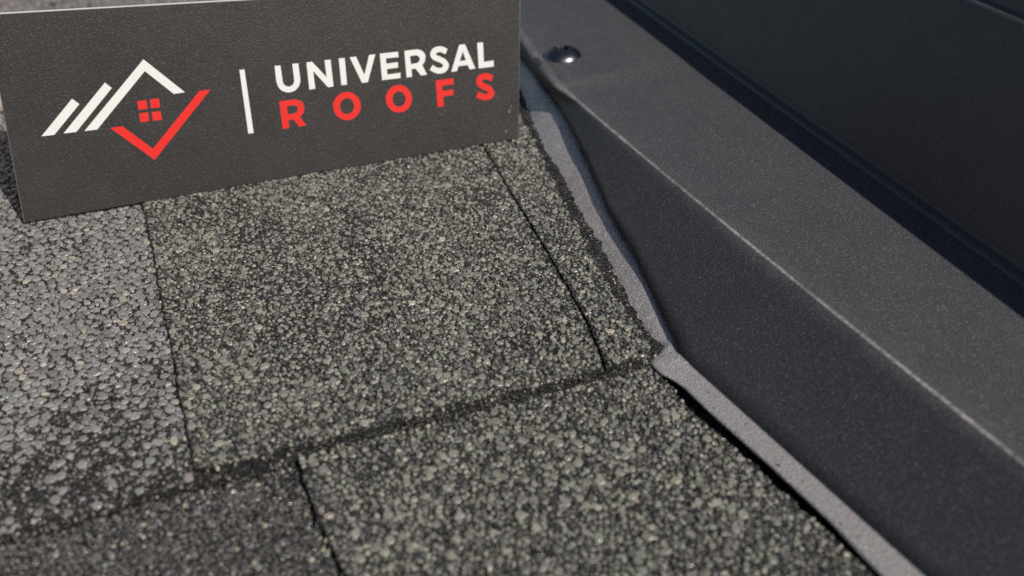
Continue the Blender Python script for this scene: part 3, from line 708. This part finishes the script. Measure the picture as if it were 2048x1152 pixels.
# screw: domed button head with a hex socket
sc = Vector(D['screw'][0])
q = nT.rotation_difference  # orientation of the top face
rot = Vector((0, 0, 1)).rotation_difference(nT).to_matrix().to_4x4()
MS = INV @ Matrix.Translation(sc - nT * 0.0001) @ rot
R0, HD = 0.0080, 0.0040
prof = [(R0 * 0.97, 0.0), (R0, 0.0004), (R0 * 0.98, 0.0010), (R0 * 0.91, 0.0019), (R0 * 0.79, 0.0028), (R0 * 0.64, 0.0035), (R0 * 0.52, 0.0039), (R0 * 0.46, HD)]
V, F = [], []
ns = 48
for r, z in prof:
    for i in range(ns):
        a = 2 * math.pi * i / ns; V.append(tuple(MS @ Vector((r * math.cos(a), r * math.sin(a), z))))
def hexr(a, r):
    s6 = math.pi / 3; a = (a % s6) - s6 / 2; return r * math.cos(s6 / 2) / math.cos(a)
for r, z in ((R0 * 0.40, HD), (R0 * 0.40, HD - 0.0003)):
    for i in range(ns):
        a = 2 * math.pi * i / ns; q_ = hexr(a + 0.3, r); V.append(tuple(MS @ Vector((q_ * math.cos(a), q_ * math.sin(a), z))))
for k in range(len(prof) + 1):
    for i in range(ns):
        j = (i + 1) % ns; F.append((k * ns + i, k * ns + j, (k + 1) * ns + j, (k + 1) * ns + i))
screw = mesh_obj('screw', V, F, M['screw'], clad, smooth=True)
screw['label'] = 'domed steel screw head with a hex socket'
V, F = [], []
for z in (HD - 0.0003, HD - 0.0016):
    for i in range(ns):
        a = 2 * math.pi * i / ns; q_ = hexr(a + 0.3, R0 * 0.40); V.append(tuple(MS @ Vector((q_ * math.cos(a), q_ * math.sin(a), z))))
for i in range(ns):
    j = (i + 1) % ns; F.append((i, j, ns + j, ns + i))
F.append(tuple(range(ns, 2 * ns)))
mesh_obj('hex_socket', V, F, M['socket'], screw)
# pressed dimple rim round the head
V, F = [], []
for r, z in ((R0 * 1.02, 0.0001), (R0 * 1.10, 0.00035), (R0 * 1.22, 0.00045), (R0 * 1.36, 0.0003), (R0 * 1.48, 0.00008)):
    for i in range(ns):
        a = 2 * math.pi * i / ns; V.append(tuple(MS @ Vector((r * math.cos(a), r * math.sin(a), z + 0.0001))))
for k in range(4):
    for i in range(ns):
        j = (i + 1) % ns; F.append((k * ns + i, k * ns + j, (k + 1) * ns + j, (k + 1) * ns + i))
mesh_obj('dimple_rim', V, F, M['cladding'], clad, smooth=True)

# ------------------------------------------------------------------ skylight frame standing on the curb
sky_f = bpy.data.objects.new('skylight_frame', None); COL.objects.link(sky_f)
sky_f.location = (0.19, 0.2, 0.035)
tag(sky_f, 'tall dark navy skylight frame side above the curb, in shade', 'skylight frame')
INVS = Matrix.Translation(-Vector(sky_f.location))
sdir = Vector(sm_[2] - sm_[0]).normalized()
rside = Vector((-sdir.y, sdir.x, 0)); rside = rside if rside.x > 0 else -rside; rside.normalize()
def sweep(name, prof, mat, y0=-0.02, y1=0.9, n_=30, bev=False):
    V, F = [], []
    for y in np.linspace(y0, y1, n_):
        S = Vector((poly_y(sm_, y, 0), y, poly_y(sm_, y, 2)))
        V += [tuple(INVS @ (S + rside * a + Vector((0, 0, b)))) for a, b in prof]
    k = len(prof)
    for j in range(n_ - 1):
        for i in range(k - 1):
            a = j * k + i; F.append((a, a + k, a + k + 1, a + 1))
    return mesh_obj(name, V, F, mat, sky_f, smooth=True)
WS = math.tan(math.radians(73))
side = lambda h: (0.0020 + (h - 0.0034) / WS, h)
prof = [(-0.0014, -0.002), (-0.0014, 0.0006), (-0.0011, 0.0014), (-0.0005, 0.0019), (0.0003, 0.0021), (0.0013, 0.0022), (0.0018, 0.0025), (0.0020, 0.0036)]
prof += [side(h) for h in np.linspace(0.005, 0.0522, 14)]
e = side(0.0530)
h0 = 0.0530
prof += [(e[0] + 0.0001, h0 + 0.0002), (e[0] + 0.0004, h0 + 0.0008), (e[0] + 0.0010, h0 + 0.0013), (e[0] + 0.0020, h0 + 0.0017), (e[0] + 0.0026, h0 + 0.0020), (e[0] + 0.0029, h0 + 0.0025)]
x2 = e[0] + 0.0030
prof += [(x2, h0 + 0.0032), (x2 + 0.0004, h0 + 0.0052), (x2 + 0.0008, h0 + 0.0060), (x2 + 0.0014, h0 + 0.0064), (x2 + 0.0020, h0 + 0.0064)]
sweep('frame_side', prof, M['frame'])
sweep('gasket', [(x2 + 0.0021, h0 + 0.004), (x2 + 0.0021, h0 + 0.0074), (x2 + 0.0026, h0 + 0.0079), (x2 + 0.0038, h0 + 0.0079)], M['gasket'])
xs = x2 + 0.0039
sweep('sash', [(xs, h0 + 0.004), (xs, h0 + 0.0082), (xs + 0.0004, h0 + 0.0088), (xs + 0.0096, h0 + 0.0226), (xs + 0.0100, h0 + 0.0232), (xs + 0.0106, h0 + 0.0235), (xs + 0.030, h0 + 0.0235)], M['sash'])
sweep('glass_pane', [(xs + 0.028, h0 + 0.022), (xs + 0.6, h0 + 0.022)], M['glass'])

# ------------------------------------------------------------------ the sign
u_, v_ = Vector(D['u']).normalized(), Vector(D['v']).normalized()
n_back = -(u_.cross(v_)).normalized()      # away from the viewer
sign = bpy.data.objects.new('sign_board', None); COL.objects.link(sign)
sign.matrix_world = Matrix.Translation(D['BL']) @ Matrix((u_, n_back, v_)).transposed().to_4x4()
tag(sign, 'black printed sign board with white and red lettering standing on the shingles', 'sign')
mmf = lambda y_: (lambda a, b, w: (a * 1e-3, y_ - w, b * 1e-3))
TH = 0.0030
SW = 174.44
bd = prism('board', [(0, 0), (SW, 0), (SW + 4.8, 55.8), (81.79, 61.91), (6.6, 66.63)], [], mmf(TH), TH - 0.00018, M['core'], sign)
t = NT('cut board edge')
bd.data.materials.append(t.set(Base_Color=(0.14, 0.13, 0.125), Roughness=0.7))
for f in bd.data.polygons:
    f.material_index = 0 if f.normal.z > 0.5 else 1
prism('front_laminate', [(0.22, 0.10), (SW - 0.1, 0.06), (SW + 4.5, 55.6), (81.79, 61.75), (6.75, 66.46)], [], mmf(0.00018), 0.00018, M['laminate'], sign)
for nm, key, mat in (('letter', 'white_letters', 'white_ink'), ('letter', 'red_letters', 'red_ink')):
    for ch, outer, holes in D[key]:
        if ch == 'S':
            ribbon('letter', outer, holes[0], mmf(0.0), 0.00005, M[mat], sign)
        else:
            prism('letter', outer, holes, mmf(0.0), 0.00005, M[mat], sign)
for k, (c, outer) in enumerate(D['marks']):
    nm = ['logo_bar', 'logo_bar', 'logo_roof', 'logo_check', 'logo_window', 'logo_window', 'logo_window', 'logo_window', 'divider_bar'][k]
    prism(nm, outer, [], mmf(0.0), 0.00005, M[c + '_ink'], sign)
for (a, b), r in zip(D['scuffs'], (0.5, 0.9, 0.8, 0.6)):
    ring = []
    for i in range(11):
        t_ = 2 * math.pi * i / 11; q_ = r * random.uniform(0.45, 1.15); ring.append((a + q_ * 0.75 * math.cos(t_), b + q_ * math.sin(t_)))
    prism('scuff', ring, [], mmf(0.0), 0.00003, M['scuff'], sign)
# folding strut that holds it up from behind
bm = bmesh.new()
vs = [bm.verts.new(p) for p in [(0.078, TH + 0.0002, 0.050), (0.096, TH + 0.0002, 0.050), (0.100, 0.022, 0.0030), (0.074, 0.022, 0.0030), (0.078, TH + 0.0014, 0.050), (0.096, TH + 0.0014, 0.050), (0.100, 0.0234, 0.0030), (0.074, 0.0234, 0.0030)]]
for f in [(0, 1, 2, 3), (4, 7, 6, 5), (0, 4, 5, 1), (1, 5, 6, 2), (2, 6, 7, 3), (3, 7, 4, 0)]:
    bm.faces.new([vs[i] for i in f])
bm_obj('strut', bm, M['core'], sign)

# ------------------------------------------------------------------ pale block behind the sign's left end
bm = bmesh.new()
bmesh.ops.create_cube(bm, size=1.0, matrix=Matrix.Translation((-0.160, 0.441, 0.0785)) @ Matrix.Diagonal((0.230, 0.018, 0.150, 1)))
blk = bm_obj('timber_board', bm, M['timber'])
add_bevel(blk, 0.003, 3)
tag(blk, 'pale beige board standing behind the left end of the sign, out of focus', 'board')
